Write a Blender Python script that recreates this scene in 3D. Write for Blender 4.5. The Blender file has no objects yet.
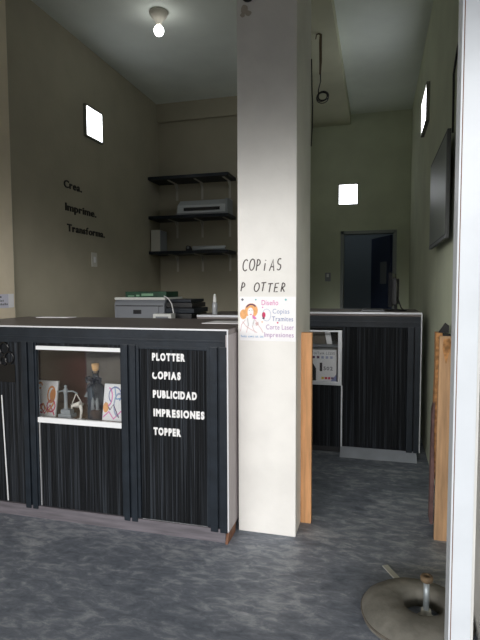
import bpy, bmesh, math, random
from mathutils import Vector, Matrix
random.seed(7)
S = bpy.context.scene
COL = S.collection
PI = math.pi

# ------------------------------------------------------------------ materials
def lin(c):
    return tuple((v/255/12.92 if v/255 <= .04045 else ((v/255+.055)/1.055)**2.4) for v in c)

def mat(name, rgb, rough=.6, metal=0.0, var=0.0, scale=8.0, stretch=(1, 1, 1), bump=0.0, bscale=60.0,
        rgb2=None, spec=.5, emit=0.0, trans=0.0, detail=5.0, ramp=(.35, .65)):
    m = bpy.data.materials.new(name); m.use_nodes = True
    nt = m.node_tree; N = nt.nodes; L = nt.links
    b = N['Principled BSDF']
    c = lin(rgb)
    b.inputs['Roughness'].default_value = rough
    b.inputs['Metallic'].default_value = metal
    b.inputs['Specular IOR Level'].default_value = spec
    b.inputs['Base Color'].default_value = (*c, 1)
    if trans: b.inputs['Transmission Weight'].default_value = trans
    if emit:
        b.inputs['Emission Color'].default_value = (*c, 1)
        b.inputs['Emission Strength'].default_value = emit
    tc = mp = None
    if var or rgb2 or bump:
        tc = N.new('ShaderNodeTexCoord'); mp = N.new('ShaderNodeMapping')
        mp.inputs['Scale'].default_value = stretch
        L.new(tc.outputs['Object'], mp.inputs['Vector'])
    if var or rgb2:
        n = N.new('ShaderNodeTexNoise'); n.inputs['Scale'].default_value = scale
        n.inputs['Detail'].default_value = detail
        L.new(mp.outputs['Vector'], n.inputs['Vector'])
        r = N.new('ShaderNodeValToRGB')
        r.color_ramp.elements[0].position, r.color_ramp.elements[1].position = ramp
        c2 = lin(rgb2) if rgb2 else tuple(min(1, v*(1+var)) for v in c)
        c1 = c if rgb2 else tuple(v*(1-var) for v in c)
        r.color_ramp.elements[0].color = (*c1, 1); r.color_ramp.elements[1].color = (*c2, 1)
        L.new(n.outputs['Fac'], r.inputs['Fac']); L.new(r.outputs['Color'], b.inputs['Base Color'])
    if bump:
        n2 = N.new('ShaderNodeTexNoise'); n2.inputs['Scale'].default_value = bscale
        n2.inputs['Detail'].default_value = 4
        L.new(mp.outputs['Vector'], n2.inputs['Vector'])
        bp = N.new('ShaderNodeBump'); bp.inputs['Strength'].default_value = bump; bp.inputs['Distance'].default_value = .01
        L.new(n2.outputs['Fac'], bp.inputs['Height']); L.new(bp.outputs['Normal'], b.inputs['Normal'])
    return m

M = {}
M['wall'] = mat('interior_wall_paint', (172, 166, 147), .85, var=.05, scale=3, bump=.15, bscale=40)
M['wall_right'] = mat('right_room_paint', (204, 210, 186), .85, var=.05, scale=3, bump=.15, bscale=40)
M['cream'] = mat('cream_plaster', (240, 238, 233), .8, var=.04, scale=5, bump=.25, bscale=25)
M['cream_grey'] = mat('cream_plaster_old', (226, 214, 190), .8, var=.05, scale=5, bump=.25, bscale=25)
M['ceiling'] = mat('ceiling_paint', (232, 238, 232), .9, var=.05, scale=2, bump=.1, bscale=20)
M['porch'] = mat('porch_slab', (186, 178, 164), .9, var=.1, scale=3)
M['beam'] = mat('beam_paint', (196, 196, 172), .85, var=.04, scale=4)
M['dark_paint'] = mat('dark_room', (150, 162, 170), .9)
M['navy'] = mat('navy_black_paint', (30, 37, 45), .42, spec=.3, var=.18, scale=14, bump=.08, bscale=50)
M['flute_back'] = mat('flute_black', (20, 22, 26), .6)
M['black'] = mat('black_plastic', (22, 23, 26), .45)
M['black_gloss'] = mat('black_gloss', (16, 17, 20), .15)
M['tv_case'] = mat('tv_casing', (62, 64, 64), .5)
M['tv_grey'] = mat('tv_screen', (128, 134, 130), .4)  # grey base colour stands in for the sheen reflected on the screen
M['vinyl'] = mat('black_vinyl', (26, 24, 24), .5)
M['ink'] = mat('brown_black_ink', (70, 60, 58), .6)
M['white'] = mat('white_enamel', (238, 240, 242), .4, var=.03, scale=6)
M['white_letter'] = mat('white_acrylic', (246, 246, 246), .4)
M['post_white'] = mat('white_gate_paint', (222, 228, 234), .4, var=.04, scale=5)
M['grey_wall'] = mat('grey_render', (222, 222, 218), .85, var=.06, scale=4, bump=.2, bscale=30)
M['alu'] = mat('aluminium', (205, 208, 212), .35, metal=.6)
M['edge_white'] = mat('pale_edge_trim', (226, 228, 232), .4, metal=.2)
M['steel'] = mat('steel_kick', (176, 182, 192), .3, metal=.35, var=.1, scale=5)
M['laminate'] = mat('grey_laminate', (112, 104, 102), .42, var=.16, scale=5, stretch=(1, 14, 14))
M['laminate_end'] = mat('lilac_laminate', (168, 160, 162), .45, var=.08, scale=6, stretch=(12, 12, 1.2))
M['plinth'] = mat('plinth_laminate', (104, 100, 106), .5, var=.25, scale=4, stretch=(1.2, 14, 14))
M['wood'] = mat('light_pine', (222, 166, 116), .65, var=.16, scale=5, stretch=(9, 9, .7), bump=.1, bscale=30)
M['wood_grey'] = mat('weathered_board', (190, 152, 116), .75, var=.2, scale=5, stretch=(9, 9, .8), bump=.2, bscale=30)
M['wood_foot'] = mat('brown_foot', (118, 80, 58), .7, var=.25, scale=9, stretch=(4, 4, 1))
M['chip'] = mat('chipboard_core', (176, 128, 82), .9, var=.4, scale=40)
M['veneer'] = mat('purple_brown_veneer', (112, 84, 82), .6, var=.3, scale=18)
M['maroon'] = mat('maroon_board', (78, 36, 36), .6, var=.15, scale=5)
M['tan_board'] = mat('tan_board', (106, 100, 90), .7, var=.1, scale=5)
M['door_metal'] = mat('door_frame_grey', (150, 156, 156), .5)
M['door_leaf'] = mat('door_leaf_navy', (66, 76, 104), .4)
M['printer_grey'] = mat('printer_grey', (122, 126, 132), .5)
M['printer_pale'] = mat('printer_lid', (206, 208, 204), .5)
M['plotter_white'] = mat('plotter_white', (205, 210, 214), .5)
M['plotter_grey'] = mat('plotter_grey', (150, 155, 160), .5)
M['box_white'] = mat('box_white', (206, 204, 196), .6)
M['green'] = mat('green_carton', (26, 74, 50), .5, rgb2=(14, 46, 34), scale=22)
M['green_print'] = mat('green_print', (120, 160, 130), .6)
M['paper'] = mat('paper_white', (238, 238, 240), .7)
M['paper_lilac'] = mat('paper_lilac', (214, 214, 228), .7)
M['poster'] = mat('poster_paper', (250, 249, 250), .5)
M['bottle_clear'] = mat('clear_plastic', (168, 172, 176), .25)
M['porcelain'] = mat('porcelain', (205, 200, 188), .4)
M['bulb'] = mat('bulb_glow', (255, 255, 250), .4, emit=11.0)
M['window_glow'] = mat('daylit_frosted_pane', (246, 250, 255), .3, emit=6.0)
M['window_frame'] = mat('window_frame_dark', (128, 128, 118), .6)
M['cable'] = mat('cable_black', (20, 20, 22), .5)
M['cable_brown'] = mat('cable_tape', (96, 82, 62), .7)
M['cable_white'] = mat('cable_white', (205, 205, 205), .5)
M['stone'] = mat('weight_cement', (112, 110, 102), .9, var=.2, scale=14, bump=.5, bscale=24)
M['stone_dark'] = mat('weight_seam', (92, 86, 78), .9, var=.2, scale=20)
M['galv'] = mat('galvanised_pipe', (158, 166, 170), .4, metal=.5, var=.15, scale=20)
M['rust'] = mat('rusty_cap', (112, 94, 72), .75, metal=.2, var=.35, scale=40)
M['strip_metal'] = mat('dull_strip', (196, 198, 190), .5, metal=.2)
M['cork'] = mat('cork', (206, 164, 112), .8, var=.2, scale=60)
M['grey_fig'] = mat('grey_figurine', (150, 158, 164), .5)
M['white_fig'] = mat('white_figurine', (228, 224, 216), .5)
M['bow'] = mat('dark_ribbon', (22, 26, 38), .5)
M['brown_fill'] = mat('brown_fill', (120, 88, 62), .8, var=.3, scale=40)
M['orange'] = mat('orange_ink', (226, 148, 86), .7)
M['peach'] = mat('peach_hair', (240, 178, 118), .7, var=.08, scale=60)
M['skin_line'] = mat('line_pink', (222, 190, 190), .7)
M['pink'] = mat('pink_ink', (226, 132, 190), .7)
M['rose'] = mat('rose_ink', (214, 70, 110), .7)
M['purple'] = mat('purple_ink', (184, 150, 190), .7)
M['plum'] = mat('plum_ink', (96, 60, 96), .7)
M['blue'] = mat('blue_ink', (132, 140, 182), .7)
M['blue_grey'] = mat('bluegrey_ink', (168, 176, 204), .7)
M['sky_ink'] = mat('sky_ink', (110, 160, 204), .7)
M['teal'] = mat('teal_ink', (120, 190, 190), .7)
M['grey_ink'] = mat('grey_ink', (120, 122, 130), .7)
M['red'] = mat('red_ink', (190, 50, 60), .7)
M['yellow'] = mat('yellow_ink', (220, 190, 60), .7)

def flute_mat():
    m = bpy.data.materials.new('fluted_black_streaks'); m.use_nodes = True
    nt = m.node_tree; N = nt.nodes; L = nt.links; b = N['Principled BSDF']
    tc = N.new('ShaderNodeTexCoord'); mp = N.new('ShaderNodeMapping'); mp.inputs['Scale'].default_value = (110, 1, 1.1)
    n = N.new('ShaderNodeTexNoise'); n.inputs['Scale'].default_value = 1.0; n.inputs['Detail'].default_value = 3
    r = N.new('ShaderNodeValToRGB')
    r.color_ramp.elements[0].position = .50; r.color_ramp.elements[1].position = .80
    r.color_ramp.elements[0].color = (*lin((16, 19, 23)), 1); r.color_ramp.elements[1].color = (*lin((68, 74, 82)), 1)
    L.new(tc.outputs['Object'], mp.inputs['Vector']); L.new(mp.outputs['Vector'], n.inputs['Vector'])
    L.new(n.outputs['Fac'], r.inputs['Fac']); L.new(r.outputs['Color'], b.inputs['Base Color'])
    b.inputs['Roughness'].default_value = .55; b.inputs['Specular IOR Level'].default_value = .25
    return m
M['flute'] = flute_mat()

def floor_mat():
    m = bpy.data.materials.new('polished_cement_floor'); m.use_nodes = True
    nt = m.node_tree; N = nt.nodes; L = nt.links; b = N['Principled BSDF']
    tc = N.new('ShaderNodeTexCoord')
    def noise(sc, scale, det, dist=0):
        mp = N.new('ShaderNodeMapping'); mp.inputs['Scale'].default_value = sc
        n = N.new('ShaderNodeTexNoise'); n.inputs['Scale'].default_value = scale
        n.inputs['Detail'].default_value = det; n.inputs['Distortion'].default_value = dist
        n.inputs['Roughness'].default_value = .72
        L.new(tc.outputs['Object'], mp.inputs['Vector']); L.new(mp.outputs['Vector'], n.inputs['Vector'])
        return n
    a = noise((1, 1.5, 1), 1.7, 8, .8); c = noise((1, 2.2, 1), 11, 10, .6)
    r = N.new('ShaderNodeValToRGB')
    e = r.color_ramp.elements
    e[0].position = .34; e[0].color = (*lin((82, 90, 102)), 1)
    e[1].position = .68; e[1].color = (*lin((206, 210, 216)), 1)
    k = e.new(.5); k.color = (*lin((128, 135, 147)), 1)
    mx = N.new('ShaderNodeMix'); mx.data_type = 'FLOAT'; mx.inputs[0].default_value = .52
    L.new(a.outputs['Fac'], mx.inputs[2]); L.new(c.outputs['Fac'], mx.inputs[3])
    L.new(mx.outputs[0], r.inputs['Fac']); L.new(r.outputs['Color'], b.inputs['Base Color'])
    b.inputs['Roughness'].default_value = .55
    bp = N.new('ShaderNodeBump'); bp.inputs['Strength'].default_value = .12; bp.inputs['Distance'].default_value = .01
    L.new(c.outputs['Fac'], bp.inputs['Height']); L.new(bp.outputs['Normal'], b.inputs['Normal'])
    return m
M['floor'] = floor_mat()

def glass_mat():
    m = bpy.data.materials.new('display_glass'); m.use_nodes = True
    nt = m.node_tree; N = nt.nodes; L = nt.links
    for n in list(N): N.remove(n)
    o = N.new('ShaderNodeOutputMaterial'); t = N.new('ShaderNodeBsdfTransparent'); g = N.new('ShaderNodeBsdfGlossy')
    g.inputs['Roughness'].default_value = .03
    f = N.new('ShaderNodeFresnel'); f.inputs['IOR'].default_value = 1.5
    x = N.new('ShaderNodeMixShader'); t.inputs['Color'].default_value = (.985, .99, .99, 1)
    L.new(f.outputs['Fac'], x.inputs['Fac']); L.new(t.outputs[0], x.inputs[1]); L.new(g.outputs[0], x.inputs[2]); L.new(x.outputs[0], o.inputs[0])
    return m
M['glass'] = glass_mat()
def bottle_mat():
    m = bpy.data.materials.new('smoky_bottle_glass'); m.use_nodes = True
    nt = m.node_tree; N = nt.nodes; L = nt.links; b = N['Principled BSDF']
    b.inputs['Base Color'].default_value = (*lin((58, 66, 76)), 1); b.inputs['Roughness'].default_value = .12
    t = N.new('ShaderNodeBsdfTransparent'); t.inputs['Color'].default_value = (.72, .76, .80, 1)
    lw = N.new('ShaderNodeLayerWeight'); lw.inputs['Blend'].default_value = .42
    mr = N.new('ShaderNodeMapRange'); mr.inputs['From Min'].default_value = .05; mr.inputs['From Max'].default_value = .75
    mr.inputs['To Min'].default_value = .18; mr.inputs['To Max'].default_value = 1
    x = N.new('ShaderNodeMixShader')
    L.new(lw.outputs['Facing'], mr.inputs['Value']); L.new(mr.outputs[0], x.inputs['Fac'])
    L.new(t.outputs[0], x.inputs[1]); L.new(b.outputs[0], x.inputs[2]); L.new(x.outputs[0], N['Material Output'].inputs[0])
    return m
M['bottle_glass'] = bottle_mat()

# ------------------------------------------------------------------ mesh helpers (world coordinates)
class MB:
    def __init__(s): s.bm = bmesh.new()
    def box(s, x0, x1, y0, y1, z0, z1, bev=0.0):
        r = bmesh.ops.create_cube(s.bm, size=1)
        for v in r['verts']:
            v.co = Vector(((x0+x1)/2+v.co.x*(x1-x0), (y0+y1)/2+v.co.y*(y1-y0), (z0+z1)/2+v.co.z*(z1-z0)))
        if bev:
            es = list({e for v in r['verts'] for e in v.link_edges})
            bmesh.ops.bevel(s.bm, geom=es, offset=bev, segments=2, affect='EDGES', profile=.7)
        return s
    def frame_box(s, p, ax, ay, az, bev=0.0):     # box with corner p and three edge vectors
        r = bmesh.ops.create_cube(s.bm, size=1)
        p, ax, ay, az = map(Vector, (p, ax, ay, az))
        for v in r['verts']:
            v.co = p+ax*(v.co.x+.5)+ay*(v.co.y+.5)+az*(v.co.z+.5)
        if bev:
            es = list({e for v in r['verts'] for e in v.link_edges})
            bmesh.ops.bevel(s.bm, geom=es, offset=bev, segments=2, affect='EDGES', profile=.7)
        return s
    def tube(s, pts, r, seg=8, closed=False, caps=True):
        pts = [Vector(p) for p in pts]; n = len(pts); rings = []
        rr = r if isinstance(r, (list, tuple)) else [r]*n
        up = None
        for i, p in enumerate(pts):
            a = pts[(i-1) % n] if (closed or i > 0) else pts[0]
            b = pts[(i+1) % n] if (closed or i < n-1) else pts[-1]
            t = (b-a).normalized()
            if up is None:
                up = t.orthogonal().normalized()
            else:
                up = (up-t*up.dot(t))
                up = up.normalized() if up.length > 1e-6 else t.orthogonal().normalized()
            w = t.cross(up)
            rings.append([s.bm.verts.new(p+(up*math.cos(2*PI*k/seg)+w*math.sin(2*PI*k/seg))*rr[i]) for k in range(seg)])
        m = n if closed else n-1
        for i in range(m):
            A, B = rings[i], rings[(i+1) % n]
            for k in range(seg):
                f = s.bm.faces.new((A[k], A[(k+1) % seg], B[(k+1) % seg], B[k])); f.smooth = True
        if caps and not closed:
            s.bm.faces.new(rings[0]); s.bm.faces.new(rings[-1][::-1])
        return s
    def lathe(s, c, prof, seg=24, sx=1, sy=1, wob=None):      # profile of (radius, height) turned about the vertical through c
        c = Vector(c); rings = []
        for (r, z) in prof:
            if r < 1e-6:
                rings.append([s.bm.verts.new(c+Vector((0, 0, z)))])
            else:
                rings.append([s.bm.verts.new(c+Vector((r*sx*math.cos(2*PI*k/seg)*(wob(k, seg) if wob else 1), r*sy*math.sin(2*PI*k/seg)*(wob(k, seg) if wob else 1), z))) for k in range(seg)])
        for A, B in zip(rings, rings[1:]):
            for k in range(seg):
                if len(A) == 1 and len(B) == 1: continue
                if len(A) == 1: f = s.bm.faces.new((A[0], B[k], B[(k+1) % seg]))
                elif len(B) == 1: f = s.bm.faces.new((A[k], A[(k+1) % seg], B[0]))
                else: f = s.bm.faces.new((A[k], A[(k+1) % seg], B[(k+1) % seg], B[k]))
                f.smooth = True
        return s
    def prism(s, pts, d):                # planar polygon (3D points) pushed along d
        d = Vector(d); A = [s.bm.verts.new(Vector(p)) for p in pts]; B = [s.bm.verts.new(Vector(p)+d) for p in pts]
        n = len(A)
        s.bm.faces.new(A); s.bm.faces.new(B[::-1])
        for k in range(n): s.bm.faces.new((A[k], B[k], B[(k+1) % n], A[(k+1) % n]))
        return s
    def raw(s, vs, fs):
        V = [s.bm.verts.new(v) for v in vs]
        for f in fs:
            try: s.bm.faces.new([V[i] for i in f])
            except ValueError: pass
        return s
    def build(s, name, m, parent=None, origin=None):
        bmesh.ops.recalc_face_normals(s.bm, faces=s.bm.faces[:])
        if origin is None:
            if parent is not None:
                origin = WORLD[parent]
            else:
                cs = [v.co for v in s.bm.verts]
                origin = Vector(((min(c.x for c in cs)+max(c.x for c in cs))/2, (min(c.y for c in cs)+max(c.y for c in cs))/2, min(c.z for c in cs)))
        origin = Vector(origin)
        for v in s.bm.verts: v.co -= origin
        me = bpy.data.meshes.new(name); s.bm.to_mesh(me); s.bm.free()
        me.materials.append(m if not isinstance(m, str) else M[m])
        o = bpy.data.objects.new(name, me); COL.objects.link(o)
        WORLD[o] = origin
        if parent is not None:
            o.parent = parent
            o.location = origin-WORLD[parent]
        else:
            o.location = origin
        return o
WORLD = {}
def tag(o, label=None, cat=None, group=None, kind=None):
    if label: o['label'] = label
    if cat: o['category'] = cat
    if group: o['group'] = group
    if kind: o['kind'] = kind
    return o
def thing(name, label, cat, loc, group=None):
    o = bpy.data.objects.new(name, None); COL.objects.link(o); o.location = loc; o.empty_display_size = .05
    WORLD[o] = Vector(loc)
    return tag(o, label, cat, group)
def struct(name, mb, m, label=None, cat=None):
    o = mb.build(name, m, None, (0, 0, 0)); tag(o, label, cat, None, 'structure'); return o

# ------------------------------------------------------------------ lettering
_G = {}
def glyph(ch, off, ext):
    k = (ch, off, ext)
    if k not in _G:
        cu = bpy.data.curves.new('glyph', 'FONT'); cu.body = ch; cu.size = 1; cu.offset = off; cu.extrude = ext; cu.resolution_u = 4
        ob = bpy.data.objects.new('glyph', cu); COL.objects.link(ob)
        bpy.context.view_layer.update()
        me = bpy.data.meshes.new_from_object(ob.evaluated_get(bpy.context.evaluated_depsgraph_get()))
        vs = [v.co.copy() for v in me.vertices]; fs = [tuple(p.vertices) for p in me.polygons]
        bpy.data.objects.remove(ob); bpy.data.curves.remove(cu); bpy.data.meshes.remove(me)
        _G[k] = (vs, fs)
    return _G[k]
def word_glyphs(text, width, cap, off=0.0, gap=.12, space=.35):
    """letters of a word fitted to width x cap height, on the (u, v) plane; returns [(char, verts(u,v,w in 0..1), faces)]"""
    H = glyph('H', off, .5); hv = [v.y for v in H[0]]; h0, h1 = min(hv), max(hv)
    x = 0; out = []
    for ch in text:
        if ch == ' ': x += space; continue
        vs, fs = glyph(ch, off, .5)
        a = min(v.x for v in vs); b = max(v.x for v in vs)
        out.append((ch, [(v.x-a+x, (v.y-h0)/(h1-h0), v.z+.5) for v in vs], fs)); x += b-a+gap
    x -= gap
    return [(c, [(u*width/x, v*cap, w) for (u, v, w) in vs], fs) for c, vs, fs in out]
def front(x0, y, z0, t):       # plane facing -Y (towards the street); thickness t
    return lambda u, v, w: (x0+u, y-t*w, z0+v)
def side(x, y0, z0, t):        # plane facing +X
    return lambda u, v, w: (x+t*w, y0+u, z0+v)
def letters(text, width, cap, fr, m, parent, part='letter', **k):
    for ch, vs, fs in word_glyphs(text, width, cap, **k):
        MB().raw([fr(*v) for v in vs], fs).build(part, m, parent)
def word_mesh(mb, text, width, cap, fr, **k):
    for ch, vs, fs in word_glyphs(text, width, cap, **k):
        mb.raw([fr(*v) for v in vs], fs)
    return mb

def arc(cx, cy, rx, ry, a0, a1, n=12):
    return [(cx+rx*math.cos(math.radians(a0+(a1-a0)*i/n)), cy+ry*math.sin(math.radians(a0+(a1-a0)*i/n))) for i in range(n+1)]
STROKES = {
    'C': [arc(.55, .5, .5, .5, 50, 310)],
    'O': [arc(.5, .5, .48, .5, 80, 440, 18)],
    'P': [[(.1, 0), (.14, 1)], arc(.14, .72, .55, .28, 90, -95, 10)],
    'I': [[(.2, 0), (.24, .66)], [(.27, .88), (.28, .95)]],
    'A': [[(0, 0), (.5, 1), (.85, 0)], [(.2, .36), (.72, .36)]],
    'S': [arc(.45, .74, .34, .25, 50, 270, 10)+arc(.42, .25, .36, .25, 90, -140, 10)],
    'T': [[(0, .96), (.9, 1)], [(.45, .98), (.42, 0)]],
    'E': [[(.75, 1), (.1, .97), (.08, 0), (.75, .04)], [(.1, .5), (.6, .54)]],
    'R': [[(.1, 0), (.14, 1)], arc(.14, .74, .5, .26, 90, -90, 10), [(.2, .46), (.75, 0)]],
}
def stroke_ribbon(mb, pts, hw, fr):
    vs = []; n = len(pts)
    for i, p in enumerate(pts):
        a = pts[max(0, i-1)]; b = pts[min(n-1, i+1)]
        t = Vector((b[0]-a[0], b[1]-a[1])).normalized(); q = Vector((-t.y, t.x))*hw
        for sgn in (1, -1):
            for w in (0, 1): vs.append(fr(p[0]+q.x*sgn, p[1]+q.y*sgn, w))
    fs = []
    for i in range(n-1):
        a = 4*i; b = a+4
        fs += [(a+1, a+3, b+3, b+1), (a, b, b+2, a+2), (a, a+1, b+1, b), (a+2, b+2, b+3, a+3)]
    fs += [(0, 2, 3, 1), (4*n-4, 4*n-3, 4*n-1, 4*n-2)]
    mb.raw(vs, fs)
def poly(mb, pts, fr):
    """flat printed patch: polygon of (u, v) with a little thickness"""
    n = len(pts)
    mb.raw([fr(u, v, 0) for u, v in pts]+[fr(u, v, 1) for u, v in pts],
           [tuple(range(n)), tuple(range(2*n-1, n-1, -1))]+[(k, (k+1) % n, n+(k+1) % n, n+k) for k in range(n)])
    return mb

# ------------------------------------------------------------------ setting
H = 3.6; XL = -2.638; XR = .40; YB = 5.876; YR = 6.85; YP = 2.626
struct('floor', MB().box(-9, 9, -14, 8.6, -.1, 0), 'floor')
struct('ceiling', MB().box(XL-.2, .6, 2.66, 7.0, H, H+.15), 'ceiling')
def wall_x(x0, x1, y0, y1, z1, hole=None):
    mb = MB()
    if hole is None: return mb.box(x0, x1, y0, y1, 0, z1)
    a, b, c, d = hole
    return mb.box(x0, x1, y0, a, 0, z1).box(x0, x1, b, y1, 0, z1).box(x0, x1, a, b, 0, c).box(x0, x1, a, b, d, z1)
struct('wall_left', wall_x(XL-.15, XL, 3.17, YB, H, (4.22, 4.485, 2.78, 3.035)), 'wall')
struct('wall_right', wall_x(XR, XR+.15, 1.84, YR+.1, H, (4.505, 4.975, 2.745, 3.015)), 'wall_right')
struct('wall_back', MB().box(XL-.15, -.90, YB, YB+.15, 0, H), 'wall')
struct('wall_step', MB().box(-1.05, -.90, YB+.15, YR, 0, H), 'wall')
DX0, DX1, DZ = -.462, .228, 2.075
WX0, WX1, WZ0, WZ1 = -.511, -.253, 2.437, 2.715
mb = MB()
mb.box(-1.05, WX0, YR, YR+.15, 0, H).box(WX1, XR, YR, YR+.15, DZ, H)
mb.box(WX0, WX1, YR, YR+.15, WZ1, H).box(WX0, WX1, YR, YR+.15, DZ, WZ0)
mb.box(WX0, DX0, YR, YR+.15, 0, DZ).box(DX1, XR, YR, YR+.15, 0, DZ)
struct('wall_rear', mb, 'wall_right')
# dim store room seen through the doorway
mb = MB()
mb.box(-.75, -.65, YR+.15, 8.5, 0, 3.0).box(.42, .52, YR+.15, 8.5, 0, 3.0).box(-.75, .52, 8.5, 8.6, 0, 3.0)
struct('wall_store', mb, 'dark_paint')
struct('trim_1', MB().box(XL-.05, -.90, YB-.05, YB, 3.385, H), 'wall')                 # shallow beam along the left back wall
struct('beam', MB().box(-.86, -.355, 2.95, YR, 3.475, H), 'beam')
mb = MB().box(-.727, -.408, YP, 3.19, 0, H, .006)
pil = struct('pillar', mb, 'cream')
struct('trim_2', MB().box(XL-.4, -2.60, .9, 3.17, 0, H), 'cream_grey')                     # pilaster at the left end of the counter
struct('lintel', MB().box(-2.60, -.727, 2.66, 2.9, 3.36, H).box(-.408, XR, 2.66, 2.9, 3.36, H), 'cream')
struct('porch_roof', MB().box(-11, 11, -3.22, 2.66, 3.38, 3.56).box(-11, 11, -3.22, -3.07, 3.33, 3.38), 'porch')
# broken plaster at the pillar's head
mb = MB()
for (cx, cz, r) in ((-.686, 2.80, .022), (-.665, 2.775, .016), (-.694, 2.77, .012)):
    mb.prism([(cx+r*math.cos(a)*random.uniform(.7, 1.2), YP-.001, cz+r*math.sin(a)*random.uniform(.7, 1.2)) for a in [i*PI/5 for i in range(10)]], (0, -.003, 0))
tag(mb.build('plaster_chip', 'porch', pil))
tag(MB().tube([(-.665, YP+.01, 2.865), (-.665, YP-.02, 2.865)], .034, 16).build('conduit_stub', 'black', pil), 'dark round pipe stub at the pillar head')

struct('trim_3', MB().box(.388, XR+.15, 1.78, 2.25, 0, 3.38), 'grey_wall')  # added pale panel; its paint stands in for light missing on this wall strip
# windows
def side_window(name, xw, sgn, ya, yb, za, zb, t=.014, dep=.03):
    x0, x1 = sorted((xw, xw+sgn*dep))
    mb = MB().box(x0, x1, ya-t, ya, za-t, zb+t).box(x0, x1, yb, yb+t, za-t, zb+t).box(x0, x1, ya, yb, za-t, za).box(x0, x1, ya, yb, zb, zb+t)
    w = struct(name, mb, 'window_frame')
    p0, p1 = sorted((xw+sgn*(dep-.012), xw+sgn*(dep-.006)))
    tag(MB().box(p0, p1, ya, yb, za, zb).build('pane', 'window_glow', w), 'bright frosted pane')
side_window('window_1', XL, 1, 4.215, 4.490, 2.775, 3.040)
side_window('window_2', XR, -1, 4.50, 4.98, 2.74, 3.02)
mb = MB().box(WX0, WX0+.012, YR, YR+.06, WZ0, WZ1).box(WX1-.012, WX1, YR, YR+.06, WZ0, WZ1).box(WX0, WX1, YR, YR+.06, WZ0, WZ0+.012).box(WX0, WX1, YR, YR+.06, WZ1-.012, WZ1)
w3 = struct('window_3', mb, 'window_frame')
tag(MB().box(WX0+.012, WX1-.012, YR+.012, YR+.02, WZ0+.012, WZ1-.012).build('pane', 'window_glow', w3), 'bright frosted pane')

# door with an open leaf
mb = MB().box(DX0-.012, DX0+.03, YR-.015, YR+.15, 0, DZ+.02).box(DX1-.03, DX1+.012, YR-.015, YR+.15, 0, DZ+.02).box(DX0, DX1, YR-.015, YR+.15, DZ-.02, DZ+.02)
d1 = struct('door_1', mb, 'door_metal')
hx, hy = DX1-.035, YR+.16
dv = Vector((-.24, .56, 0)).normalized(); nv = Vector((-dv.y, dv.x, 0))
leaf = MB().frame_box(Vector((hx, hy, .02)), dv*.62, nv*.035, (0, 0, DZ-.05)).build('door_leaf', 'door_leaf', d1)
MB().frame_box(Vector((hx, hy, 1.40))+dv*.10+nv*.036, dv*.20, nv*.003, (0, 0, .30)).build('notice', 'plotter_grey', leaf)['label'] = 'pale notice sheet on the dark door leaf'
MB().tube([Vector((hx, hy, 1.0))+dv*.56+nv*.036, Vector((hx, hy, 1.0))+dv*.56+nv*.09, Vector((hx, hy, 1.0))+dv*.46+nv*.09], .009).build('door_handle', 'alu', leaf)

# ------------------------------------------------------------------ counters
def fluted(x0, x1, y, z0, z1, pitch=.0085):
    mb = MB(); x = x0; vs = []; fs = []
    while x < x1-.002:
        p = min(pitch*random.uniform(.7, 1.35), x1-x); d = .004*random.uniform(.5, 1.3)
        prof = [(x, 0), (x+p*.2, d*.8), (x+p*.5, d), (x+p*.8, d*.8), (x+p, 0)]
        b = len(vs)
        for (px, q) in prof: vs += [(px, y-q, z0), (px, y-q, z1)]
        for i in range(4): fs.append((b+2*i, b+2*i+2, b+2*i+3, b+2*i+1))
        x += p
    mb.raw(vs, fs)
    mb.box(x0, x1, y+.0005, y+.012, z0, z1)
    return mb
YC = 2.473; ZC = 1.136
cx0, cx1 = -2.598, -.737
ct = thing('shop_counter', 'long black fluted counter with white service lettering and a glazed display', 'counter', (-1.67, 2.9, 0))
# carcass: leaves the display compartment open
YK = 3.28
for q in ((cx0, -2.27, YC+.012, YK, .07, 1.10), (-2.27, -1.925, YC+.012, YC+.024, .07, 1.10), (-1.32, cx1-.012, YC+.012, YK, .07, 1.10),
          (-2.27, -1.32, YC+.025, YK, .07, .565), (-2.27, -1.32, 2.95, YK, .566, 1.10), (-2.27, -1.32, YC+.025, 2.949, 1.035, 1.10)):
    MB().box(*q).build('carcass_board', 'flute_back', ct)
MB().box(-2.268, -1.87, 2.935, 2.948, .567, 1.033).build('display_back', 'maroon', ct)['label'] = 'maroon back of the display'
MB().box(-1.87, -1.322, 2.93, 2.948, .567, 1.033).build('display_back', 'tan_board', ct)['label'] = 'greyish tan back of the display'
MB().box(-2.268, -1.322, YC+.026, 2.93, .566, .574).build('display_floor', 'brown_fill', ct)
wt = MB().box(cx0, cx1, 2.452, 3.30, 1.108, ZC, .003).build('worktop', 'laminate', ct)
MB().box(cx0, cx1+.002, 2.443, 2.453, 1.129, ZC+.001).box(cx1-.004, cx1+.002, 2.440, 2.447, .07, ZC+.001).build('edge_trim', 'edge_white', ct)
MB().box(cx0, cx1-.005, 2.446, 2.451, 1.040, 1.128).box(cx0, cx1-.013, 2.451, 2.475, 1.040, 1.107).box(cx0, cx1-.012, 2.444, 2.452, 1.066, 1.078, .002).build('top_rail', 'navy', ct)
def stile(xa, xb):
    mid = (xa+xb)/2
    MB().box(xa, mid-.006, 2.444, 2.472, .055, 1.045, .004).box(mid+.006, xb, 2.444, 2.472, .055, 1.045, .004).box(mid-.007, mid+.007, 2.458, 2.472, .06, 1.045).build('stile', 'navy', ct)
for a, b in ((-1.990, -1.908), (-1.346, -1.264), (-.838, -.743)): stile(a, b)
MB().box(-1.264, -1.246, 2.452, 2.470, .075, 1.04, .003).box(-.856, -.838, 2.452, 2.470, .075, 1.04, .003).box(-1.246, -.856, 2.452, 2.470, 1.022, 1.04, .003).build('moulding', 'navy', ct)
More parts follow.
